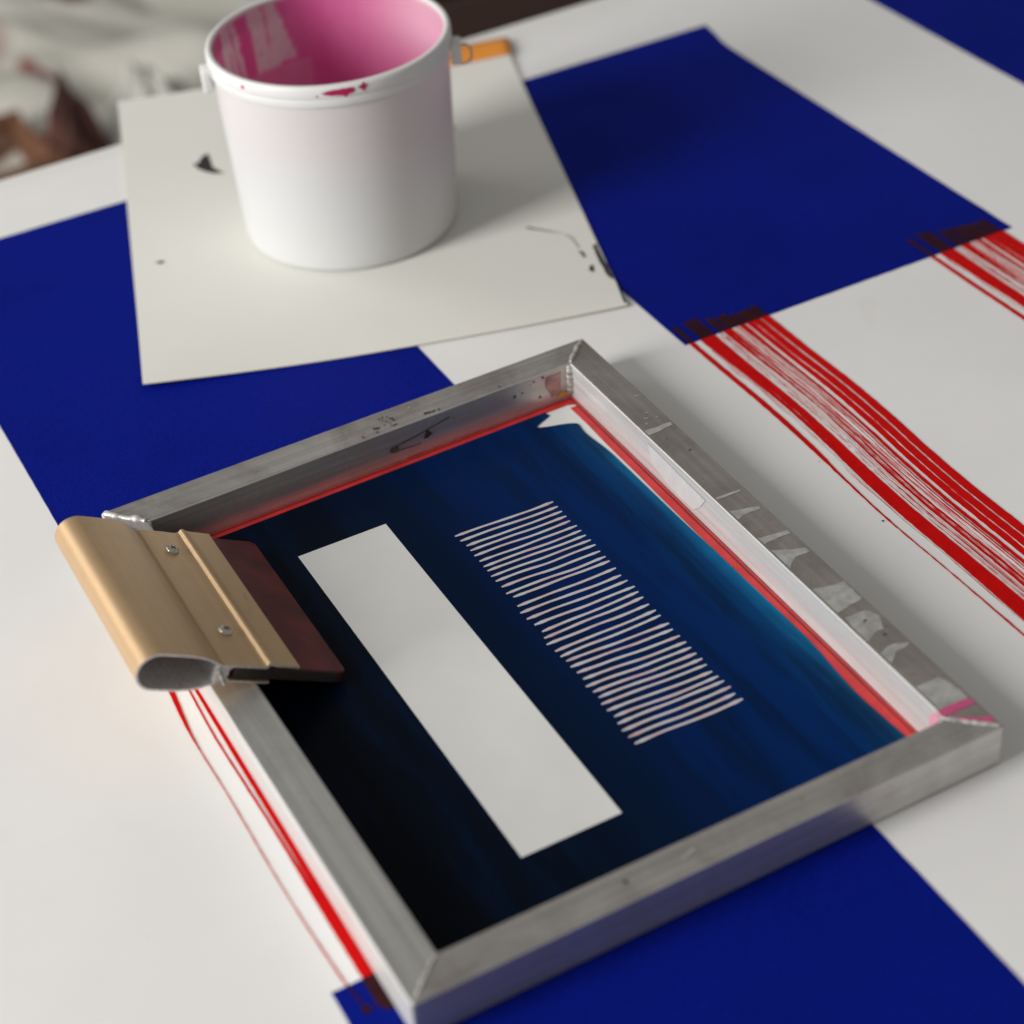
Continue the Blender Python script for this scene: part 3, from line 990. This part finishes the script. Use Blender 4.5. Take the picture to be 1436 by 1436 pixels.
# weld beads along the mitres and down the inside corners
def weld(a, b, rr, seed, amp=0.5):
    pts, rad = [], []
    n = 26
    A, B = Vector(a), Vector(b)
    for i in range(n + 1):
        t = i / n
        p = A.lerp(B, t)
        q = Vector((t * 4.5, seed, 0))
        p += Vector((noise.noise(q), noise.noise(q + Vector((3, 3, 0))), 0.3 * noise.noise(q + Vector((7, 1, 0))))) * 0.0009
        pts.append(p)
        rad.append(rr * (0.85 + amp * noise.noise(Vector((t * 6, seed, 5))) + 0.05 * noise.noise(Vector((t * 27, seed, 8)))) * (0.6 if i in (0, n) else 1))
    tube('weld_bead', pts, rad, M['weld'], scr, 10)
for k, c in enumerate(('BL', 'BR', 'FR', 'FL')):
    rr = (0.0027, 0.0022, 0.0018, 0.0014)[k]
    A, B = Vector(OC[c]), Vector(IC[c])
    d = (B - A).normalized()
    A2, B2 = A + d * 0.002, B - d * 0.0012
    weld((A2.x, A2.y, FT - 0.0006), (B2.x, B2.y, FT - 0.0003), rr, k * 5.0)
    B3 = B + d * 0.0008
    weld((B3.x, B3.y, FT - 0.001), (B3.x, B3.y, 0.0045), 0.0036 if k == 1 else 0.0016, k * 5.0 + 2, 0.35)

# mesh, its red rim and emulsion
MZ = 0.0014
e = 0.0005
MC = {'BL': off(IC['BL'], e, -e), 'BR': off(IC['BR'], -e, -e), 'FR': off(IC['FR'], -e, e), 'FL': off(IC['FL'], e, e)}
mesh_o = flat('mesh', [[MC['FL'], MC['FR'], MC['BR'], MC['BL']]], MZ, M['silk'], scr)
def on(a, b, t): return (a[0] + (b[0] - a[0]) * t, a[1] + (b[1] - a[1]) * t)
def xr_at(y): return on(MC['BR'], MC['FR'], (MC['BR'][1] - y) / (MC['BR'][1] - MC['FR'][1]))[0]
RIN_R = [S(p) for p in [(0.3544, 0.0820), (0.3548, 0.0581), (0.3540, 0.0292), (0.3541, -0.0108), (0.3537, -0.0539), (0.3537, -0.0871), (0.3543, -0.1322), (0.3549, -0.155), (0.3553, -0.2037), (0.3546, -0.2235), (0.3527, -0.2434), (0.3519, -0.2694), (0.3541, -0.307)]]
RB = 0.0080
ZRIM = MZ + 0.0002
def strip(v, f, A, B):
    """quads between two matching polylines"""
    b = len(v)
    for p, q in zip(A, B):
        v += [(*p, ZRIM), (*q, ZRIM)]
    for i in range(len(A) - 1):
        f.append((b + 2 * i, b + 2 * i + 2, b + 2 * i + 3, b + 2 * i + 1))
def red_rim():
    v, f = [], []
    inn = RIN_R + [(RIN_R[-1][0], MC['FR'][1])]
    strip(v, f, inn, [(xr_at(y), y) for x, y in inn])
    x0, y0 = RIN_R[0]
    n = 40
    A, B = [], []
    for i in range(n + 1):
        p = on(MC['BR'], MC['BL'], i / n)
        A.append(p)
        B.append((p[0], p[1] - RB + 0.0006 * noise.noise(Vector((p[0] * 45, 0, 0)))) if i else (p[0], y0))
    strip(v, f, A, B)
    strip(v, f, [off(MC['BL'], 0, -RB), MC['FL']], [off(MC['BL'], 0.006, -RB), off(MC['FL'], 0.006, 0)])
    o = pydata('red_border', v, f, M['red_glue'], mesh_o)
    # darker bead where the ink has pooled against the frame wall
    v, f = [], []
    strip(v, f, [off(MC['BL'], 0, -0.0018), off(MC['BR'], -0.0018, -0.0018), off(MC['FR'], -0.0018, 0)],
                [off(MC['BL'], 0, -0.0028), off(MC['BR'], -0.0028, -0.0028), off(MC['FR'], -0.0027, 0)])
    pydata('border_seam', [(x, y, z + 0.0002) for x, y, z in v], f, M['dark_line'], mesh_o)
red_rim()

EMR = [S(p) for p in [(0.3466, 0.0642), (0.3494, 0.0606), (0.3485, 0.0479), (0.3512, 0.0222), (0.3517, 0.0006), (0.352, -0.0361), (0.3524, -0.073), (0.3533, -0.1045), (0.3538, -0.1393), (0.3541, -0.1547), (0.3548, -0.2033), (0.3543, -0.2235), (0.3526, -0.2434), (0.3517, -0.2694), (0.3538, -0.307)]]
NOT = [S(p) for p in [(0.3373, 0.0826), (0.3365, 0.0808), (0.3241, 0.0746), (0.3279, 0.0712), (0.3400, 0.0672)]]
yb_l, yb_r = MC['BL'][1] - RB + 0.001, on(MC['BR'], MC['BL'], 0.08)[1] - RB + 0.001
def smooth_poly(pts, n=4):
    out = []
    for i in range(len(pts) - 1):
        p0 = Vector(pts[max(i - 1, 0)]); p1 = Vector(pts[i]); p2 = Vector(pts[i + 1]); p3 = Vector(pts[min(i + 2, len(pts) - 1)])
        for j in range(n):
            t = j / n
            q = 0.5 * ((2 * p1) + (-p0 + p2) * t + (2 * p0 - 5 * p1 + 4 * p2 - p3) * t * t + (-p0 + 3 * p1 - 3 * p2 + p3) * t ** 3)
            out.append((q.x, q.y))
    out.append(tuple(pts[-1]))
    return out
right_edge = smooth_poly(NOT + EMR, 5)
outline = [(MC['BL'][0] + 0.005, yb_l)] + [(NOT[0][0] - 0.001, yb_r)] + right_edge + [(right_edge[-1][0], MC['FR'][1] + 0.0003), (MC['FL'][0] + 0.005, MC['FL'][1] + 0.0003)]
em = flat('emulsion', [outline[::-1]], MZ + 0.0006, M['emulsion'], mesh_o)

# open parts of the stencil
OZ = MZ + 0.0008
rc = [S(p) for p in [(0.1243, 0.0322), (0.1873, 0.0322), (0.1880, -0.2748), (0.1252, -0.2748)]]
flat('stencil_window', [rc[::-1]], OZ, M['silk'], mesh_o)
L_ENDS = [(0.22, -0.0051), (0.2207, -0.0115), (0.2218, -0.0181), (0.2218, -0.0239), (0.2214, -0.0302), (0.2217, -0.0369), (0.2215, -0.0432), (0.2216, -0.0482), (0.221, -0.0545), (0.2213, -0.0603), (0.2218, -0.0673), (0.2212, -0.0748), (0.2234, -0.08), (0.2215, -0.0893), (0.2199, -0.0960), (0.2206, -0.1032), (0.222, -0.1105), (0.223, -0.1186), (0.2212, -0.1246), (0.2197, -0.1306), (0.221, -0.1387), (0.2214, -0.1447), (0.2225, -0.1500), (0.222, -0.156), (0.2228, -0.1625), (0.2231, -0.1693), (0.2213, -0.1759), (0.2226, -0.1822), (0.2231, -0.1880), (0.2215, -0.1938), (0.2216, -0.2003), (0.2227, -0.2069), (0.2214, -0.2130), (0.2205, -0.2194), (0.221, -0.2259), (0.2213, -0.2323)]
R_ENDS = [(0.2916, -0.0076), (0.2917, -0.0139), (0.2915, -0.0198), (0.2914, -0.0259), (0.2911, -0.0317), (0.2923, -0.0385), (0.2922, -0.0444), (0.2922, -0.0504), (0.2925, -0.0564), (0.2926, -0.0624), (0.2918, -0.0697), (0.292, -0.0764), (0.292, -0.0816), (0.2917, -0.0899), (0.2909, -0.0978), (0.2917, -0.1045), (0.2925, -0.1119), (0.2918, -0.1176), (0.2917, -0.1237), (0.2912, -0.1315), (0.2918, -0.1386), (0.2918, -0.1443), (0.2922, -0.1534), (0.2913, -0.1594), (0.2918, -0.1668), (0.292, -0.1736), (0.2918, -0.1794), (0.2917, -0.1855), (0.2922, -0.1915), (0.2915, -0.1973), (0.291, -0.2042), (0.2919, -0.2097), (0.2926, -0.2148), (0.2931, -0.2211), (0.2921, -0.2275), (0.2934, -0.2336)]
for k, (a, b) in enumerate(zip(L_ENDS, R_ENDS)):
    A, B = Vector(S(a)), Vector(S(b))
    n = 14
    up, dn = [], []
    for i in range(n + 1):
        t = i / n
        p = A.lerp(B, t)
        bow = 0.0007 * math.sin(t * math.pi * 2 + 0.4) * (0.55 + 0.45 * noise.noise(Vector((k * 0.6, 1, 0))))
        p.y += bow + 0.0009 * noise.noise(Vector((t * 3.0, k * 0.7, 2))) * math.sin(t * math.pi)
        hw = 0.00104 + 0.00025 * noise.noise(Vector((t * 5, k * 1.3, 6))) + (0.00028 if (t < 0.1 or t > 0.92) else 0)
        if i in (0, n):
            hw *= 0.45
        up.append((p.x, p.y + hw))
        dn.append((p.x, p.y - hw))
    o = flat('stencil_line', [(dn + up[::-1])], OZ, M['open_lines'], mesh_o)

# tape residue and ink marks on the right and front bars
RES = [[(0.3634, -0.005), (0.3840, -0.0055), (0.3840, -0.0096), (0.3636, -0.0108)],
       [(0.3638, -0.0928), (0.3812, -0.0937), (0.3811, -0.0959), (0.3631, -0.0953)],
       [(0.3616, -0.1092), (0.3831, -0.1145), (0.3821, -0.1174), (0.369, -0.117), (0.362, -0.1211)],
       [(0.3635, -0.1421), (0.3837, -0.1446), (0.3839, -0.1483), (0.3704, -0.1487), (0.3636, -0.1498)],
       [(0.3634, -0.1553), (0.3747, -0.1619), (0.3833, -0.1647), (0.3837, -0.1691), (0.3729, -0.1697), (0.3634, -0.1772), (0.3618, -0.1694)],
       [(0.3623, -0.1991), (0.3736, -0.2024), (0.3841, -0.2045), (0.3843, -0.2224), (0.3639, -0.226), (0.3619, -0.2119)],
       [(0.3655, -0.2321), (0.3803, -0.2327), (0.3836, -0.2411), (0.3788, -0.2519), (0.3743, -0.2515), (0.3637, -0.2559), (0.364, -0.2449)],
       [(0.3707, -0.2648), (0.3758, -0.2657), (0.3844, -0.269), (0.3814, -0.2704), (0.3722, -0.2717), (0.364, -0.2795), (0.3638, -0.2676)],
       [(0.3634, -0.3011), (0.3807, -0.3017), (0.3835, -0.3149), (0.3831, -0.3237), (0.3644, -0.3231), (0.3622, -0.3192)]]
for k, poly in enumerate(RES):
    flat('tape_residue', [[S((max(p[0], 0.3643), p[1])) for p in blobify(poly, 8, 0.0011, k)]], FT + 0.0002, M['residue'], scr)
flat('pink_mark', [[S(p) for p in blobify([(0.3622, -0.3228), (0.3826, -0.3234), (0.3844, -0.3273), (0.3829, -0.3292), (0.3631, -0.3289), (0.3612, -0.3279)], 4, 0.0004)]], FT + 0.0003, M['pink_mark'], scr)
flat('pink_mark', [[S(p) for p in blobify([(0.3636, -0.3292), (0.3813, -0.3414), (0.3840, -0.3398), (0.3838, -0.3463), (0.3811, -0.3457), (0.3638, -0.3321)], 4, 0.0004)]], FT + 0.00035, M['pink_mark'], scr)

# specks of dried ink on the back and front bars
_r = random.Random(11)
TOPSPECKS = [(0.2143, 0.0983, 1.5), (0.2204, 0.1069, .8), (0.2231, 0.1077, .7), (0.2234, 0.1015, .6), (0.2279, 0.1036, 1.), (0.2284, 0.1007, .9), (0.2206, 0.0985, .6), (0.2247, 0.0957, .7), (0.2024, 0.0935, .9), (0.2129, 0.0935, .8), (0.227, 0.0950, 1.), (0.2517, 0.0955, 1.7), (0.2561, 0.0951, 1.), (0.2601, 0.0945, .9), (0.3078, 0.0960, .8),
             (0.2215, 0.104, .5), (0.226, 0.1065, .6), (0.225, 0.099, .5), (0.1528, -0.3405, 1.1), (0.262, -0.339, .5), (0.378, -0.040, .7), (0.372, -0.021, .5), (0.376, -0.256, .8), (0.3735, -0.2402, .9)]
def speck(x, y, sz, mt):
    pts = []
    ph = _r.uniform(0, 6)
    for i in range(11):
        a = i * 2 * math.pi / 11
        q = sz * (0.0009 + 0.0005 * math.sin(2 * a + ph) + 0.0003 * math.sin(5 * a + ph))
        pts.append(S((x + q * 1.3 * math.cos(a), y + q * math.sin(a))))
    flat('ink_speck', [pts], FT + 0.00045, M[mt], scr)
for x, y, sz in TOPSPECKS:
    speck(x, y, sz, 'dark_speck')
for x, y, sz in ((0.1925, -0.3405, 1.6), (0.1880, -0.3420, 1.3), (0.2435, 0.1077, 1.0), (0.3725, 0.0065, 1.), (0.3763, 0.0120, .8), (0.3695, 0.0010, .8), (0.381, 0.0330, 1.1), (0.3795, 0.0045, .7)):
    speck(x, y, sz, 'residue')
# scraped gouge and stains on the inner face of the back bar
def wall_back(x, z, lift=0.0004):
    y = 0.0868 + 0.0252 * (x - 0.0458) - lift
    p = S((x, y))
    return (p[0], p[1], z)
def back_mark(name, pts, mt, amp=0.0004, lift=0.0004, sub=3, seed=0):
    q = blobify(pts, sub, amp, seed)
    pydata(name, [wall_back(x, z, lift) for x, z in q], [tuple(range(len(q)))], M[mt], scr)
def back_line(pts, wd, mt, seed=0):
    A = [(x, z + wd * (0.6 + 0.5 * noise.noise(Vector((x * 300, seed, 0))))) for x, z in smooth_poly(pts, 5)]
    B = [(x, z - wd * 0.5) for x, z in smooth_poly(pts, 5)]
    q = A + B[::-1]
    pydata('scratch', [wall_back(x, z) for x, z in q], [tuple(range(len(q)))], M[mt], scr)
back_line([(0.221, 0.0124), (0.225, 0.0148), (0.2371, 0.0168), (0.2522, 0.0196), (0.2664, 0.0224)], 0.0007, 'dark_speck', 1)
back_line([(0.2245, 0.011), (0.2363, 0.0101), (0.2428, 0.0099)], 0.0005, 'dark_speck', 2)
back_line([(0.268, 0.0225), (0.2705, 0.0185), (0.267, 0.0165)], 0.0003, 'residue', 3)
back_mark('ink_stain', [(0.2187, 0.0124), (0.2205, 0.0156), (0.2241, 0.0156), (0.2261, 0.0128), (0.2244, 0.01), (0.2207, 0.01)], 'brown_stain', 0.0008)
back_mark('ink_stain', [(0.2449, 0.0126), (0.2484, 0.0191), (0.2525, 0.0144), (0.2486, 0.0121)], 'dark_speck', 0.0006)
back_mark('ink_stain', [(0.342, 0.0237), (0.3479, 0.0254), (0.3551, 0.0246), (0.3546, 0.0087), (0.3466, 0.0067), (0.3434, 0.0161)], 'pink_stain', 0.0012, 0.0003)
for k, (x, z, sz) in enumerate([(0.3176, 0.0188, 1.2), (0.3234, 0.019, .8), (0.3372, 0.0105, 1.2), (0.3403, 0.0255, 1.1), (0.3335, 0.0250, .8), (0.3166, 0.0182, .8), (0.330, 0.0235, .6)]):
    d = 0.0009 * sz
    back_mark('ink_speck', [(x - d, z), (x, z + d), (x + d * 1.4, z + 0.3 * d), (x + 0.3 * d, z - d)], 'dark_speck', 0.0004, 0.0005, 2, k)
# clear tape left on the inner face of the right bar, pink ink at its front end
def right_mark(name, pts, mt, lift=0.0004, seed=0):
    q = blobify(pts, 3, 0.0005, seed)
    vv = []
    for y, z in q:
        x = 0.3628 + (0.0948 - y) / 0.4248 * (-0.0006) - lift
        p = S((x, y))
        vv.append((p[0], p[1], z))
    pydata(name, vv, [tuple(range(len(vv)))], M[mt], scr)
right_mark('clear_tape', [(-0.0116, 0.0248), (-0.0177, 0.0109), (-0.0313, 0.0075), (-0.0493, 0.005), (-0.0699, 0.006), (-0.0774, 0.0128), (-0.0841, 0.0224)], 'wall_tape')
right_mark('pink_mark', [(-0.3168, 0.0216), (-0.3224, 0.0278), (-0.3273, 0.0274), (-0.3186, 0.0128)], 'pink_pale', 0.0005)
back_mark('ink_stain', [(0.3500, 0.0058), (0.3530, 0.0085), (0.3590, 0.0075), (0.3600, 0.0050), (0.3545, 0.0042)], 'yellow_stain', 0.0004, 0.0006)

# ------------------------------------------------------------------ squeegee
def make_squeegee():
    Y0, Y1 = -0.098, 0.052
    an = math.radians(29.0)
    ca, sa = math.cos(an), math.sin(an)
    r = empty('squeegee', (0.03, (Y0 + Y1) / 2, 0.03))
    base = Vector((0.03, (Y0 + Y1) / 2, 0.03))
    def W(u, v, y):
        return Vector((u * ca + v * sa, y, -u * sa + v * ca)) - base
    # hollow teardrop grip
    outer, inner = [], []
    prof = [(-0.0510, .0535)]
    for k in range(1, 9):
        t = math.pi - k * (math.pi / 2) / 8
        prof.append((-0.0385 + 0.0125 * math.cos(t), 0.0535 + 0.0125 * math.sin(t)))
    prof += [(-0.030, .0660), (-0.022, .0659), (-0.014, .0652), (-0.008, .0640), (-0.003, .0618), (0.0005, .0606)]
    lower = [(0.0005, .0475), (-0.003, .0462), (-0.008, .0440), (-0.014, .0424), (-0.022, .0412), (-0.030, .0410)]
    for k in range(0, 8):
        t = -math.pi / 2 - k * (math.pi / 2) / 8
        lower.append((-0.0385 + 0.0125 * math.cos(t), 0.0535 + 0.0125 * math.sin(t)))
    outer = prof + lower
    cu, cv = -0.0245, 0.0535
    th = 0.0013
    n = len(outer)
    inner = []
    for i in range(n):
        a, b = Vector(outer[i - 1]), Vector(outer[(i + 1) % n])
        t = (b - a).normalized()
        nrm = Vector((t.y, -t.x))
        p = Vector(outer[i]) + nrm * th
        if p.x > -0.0015:
            p.x = -0.0015
        inner.append((p.x, p.y))
    bm = bmesh.new()
    rows = {}
    for nm, lp in (('o', outer), ('i', inner)):
        for y in (Y0, Y1):
            rows[nm, y] = [bm.verts.new(W(u, v, y)) for u, v in lp]
    gold_f, cut_f = [], []
    for i in range(n):
        j = (i + 1) % n
        gold_f.append(bm.faces.new((rows['o', Y0][i], rows['o', Y0][j], rows['o', Y1][j], rows['o', Y1][i])))
        cut_f.append(bm.faces.new((rows['i', Y0][j], rows['i', Y0][i], rows['i', Y1][i], rows['i', Y1][j])))
        for y in (Y0, Y1):
            cut_f.append(bm.faces.new((rows['o', y][i], rows['i', y][i], rows['i', y][j], rows['o', y][j])))
    for nm in ('o', 'i'):
        for y in (Y0, Y1):
            for i in range(n):
                ed = bm.edges.get((rows[nm, y][i], rows[nm, y][(i + 1) % n]))
                ed.smooth = False
    for fc in gold_f: fc.material_index = 0; fc.smooth = True
    for fc in cut_f: fc.material_index = 1
    from_bm('grip', bm, [M['gold'], M['cut_alu']], r)
    # blade holder: two flanges joined by a web; cut ends are bare metal
    def extr(name, poly, y0, y1, mats, sm=False, capmat=1, parent=r):
        bm = bmesh.new()
        a = [bm.verts.new(W(u, v, y0)) for u, v in poly]
        b = [bm.verts.new(W(u, v, y1)) for u, v in poly]
        c1 = bm.faces.new(a); c2 = bm.faces.new(b[::-1])
        for fc in (c1, c2): fc.material_index = capmat
        k = len(poly)
        for i in range(k):
            fc = bm.faces.new((a[i], b[i], b[(i + 1) % k], a[(i + 1) % k]))
            fc.smooth = sm
        return from_bm(name, bm, mats, parent)
    holder = [(0.0006, .0606), (0.0014, .0597), (0.0024, .0604), (0.0060, .0607), (0.0150, .0607), (0.0240, .0604), (0.0275, .0604), (0.0292, .0612), (0.0304, .0634), (0.0318, .0638), (0.0335, .0630), (0.0365, .0624), (0.0508, .0620),
              (0.0508, .0606), (0.0360, .0609), (0.0318, .0616), (0.0300, .0592), (0.0085, .0592), (0.0060, .0570), (0.0066, .0545), (0.0058, .0520), (0.0085, .0502), (0.0320, .0502), (0.0345, .0506), (0.0345, .0494), (0.0330, .0490), (0.0006, .0490)]
    extr('blade_holder', holder[::-1], Y0 + 0.0004, Y1 - 0.0004, [M['gold'], M['cut_alu']])
    # rubber blade, its working corners worn round
    ub, yb0, yb1, rc_ = 0.0856, Y0 + 0.002, Y1 + 0.001, 0.0055
    plan = [(0.0105, yb0)]
    plan += [(ub - rc_ + rc_ * math.sin(t), yb0 + rc_ - rc_ * math.cos(t)) for t in [k * math.pi / 16 for k in range(9)]]
    plan += [(ub - rc_ + rc_ * math.cos(t), yb1 - rc_ + rc_ * math.sin(t)) for t in [k * math.pi / 16 for k in range(9)]]
    plan += [(0.0105, yb1)]
    bm = bmesh.new()
    lo_ = [bm.verts.new(W(u, 0.0505, y)) for u, y in plan]
    hi_ = [bm.verts.new(W(u, 0.0588, y)) for u, y in plan]
    bm.faces.new(lo_[::-1]); bm.faces.new(hi_)
    for i in range(len(plan)):
        j = (i + 1) % len(plan)
        fc = bm.faces.new((lo_[i], lo_[j], hi_[j], hi_[i]))
        fc.material_index = 1 if i == 0 else 0
    o = from_bm('blade', bm, [M['rubber'], M['dark_speck']], r)
    bv = o.modifiers.new('edge', 'BEVEL'); bv.width = 0.0010; bv.segments = 2; bv.limit_method = 'ANGLE'
    # pan-head cross screws
    nrm = Vector((sa, 0, ca))
    ax = Vector((ca, 0, -sa))
    for y in (0.0285, -0.0620):
        c = W(0.0165, .0607, y)
        bm = bmesh.new()
        seg = 24
        prof2 = [(0.0044, 0.0), (0.0044, 0.0008), (0.0038, 0.0019), (0.0024, 0.0025), (0.0006, 0.0026)]
        rings = []
        for rr, h in prof2:
            rings.append([bm.verts.new(c + nrm * h + (ax * math.cos(2 * math.pi * k / seg) + Vector((0, 1, 0)) * math.sin(2 * math.pi * k / seg)) * rr) for k in range(seg)])
        for a, b in zip(rings, rings[1:]):
            for k in range(seg):
                fc = bm.faces.new((a[k], a[(k + 1) % seg], b[(k + 1) % seg], b[k])); fc.smooth = True
        bm.faces.new(rings[-1])
        sc_o = from_bm('screw', bm, M['screw'], r)
        for rot in (0.5, 0.5 + math.pi / 2):
            d1 = ax * math.cos(rot) + Vector((0, 1, 0)) * math.sin(rot)
            d2 = nrm.cross(d1)
            h = nrm * 0.00275
            vv = [c + h + d1 * 0.0021 + d2 * 0.00045, c + h - d1 * 0.0021 + d2 * 0.00045, c + h - d1 * 0.0021 - d2 * 0.00045, c + h + d1 * 0.0021 - d2 * 0.00045]
            if rot > 1: vv = [q + nrm * 0.00003 for q in vv]
            pydata('cross_slot', vv, [(0, 1, 2, 3)], M['screw_dark'], sc_o)
    # crimped burr where the grip meets the blade slot
    pts, rad = [], []
    for i in range(14):
        t = i / 13
        pts.append(W(-0.0015 + 0.0075 * t, 0.0480 + 0.010 * (1 - t) + 0.0012 * noise.noise(Vector((t * 8, 1, 0))), Y0 - 0.0002 + 0.0006 * noise.noise(Vector((t * 9, 6, 0)))))
        rad.append(0.0012 + 0.0006 * noise.noise(Vector((t * 12, 2, 2))))
    tube('burr', pts, rad, M['weld'], r, 8)
    tag(r, 'gold metal squeegee with dark red rubber blade resting across the frame', 'squeegee')
make_squeegee()
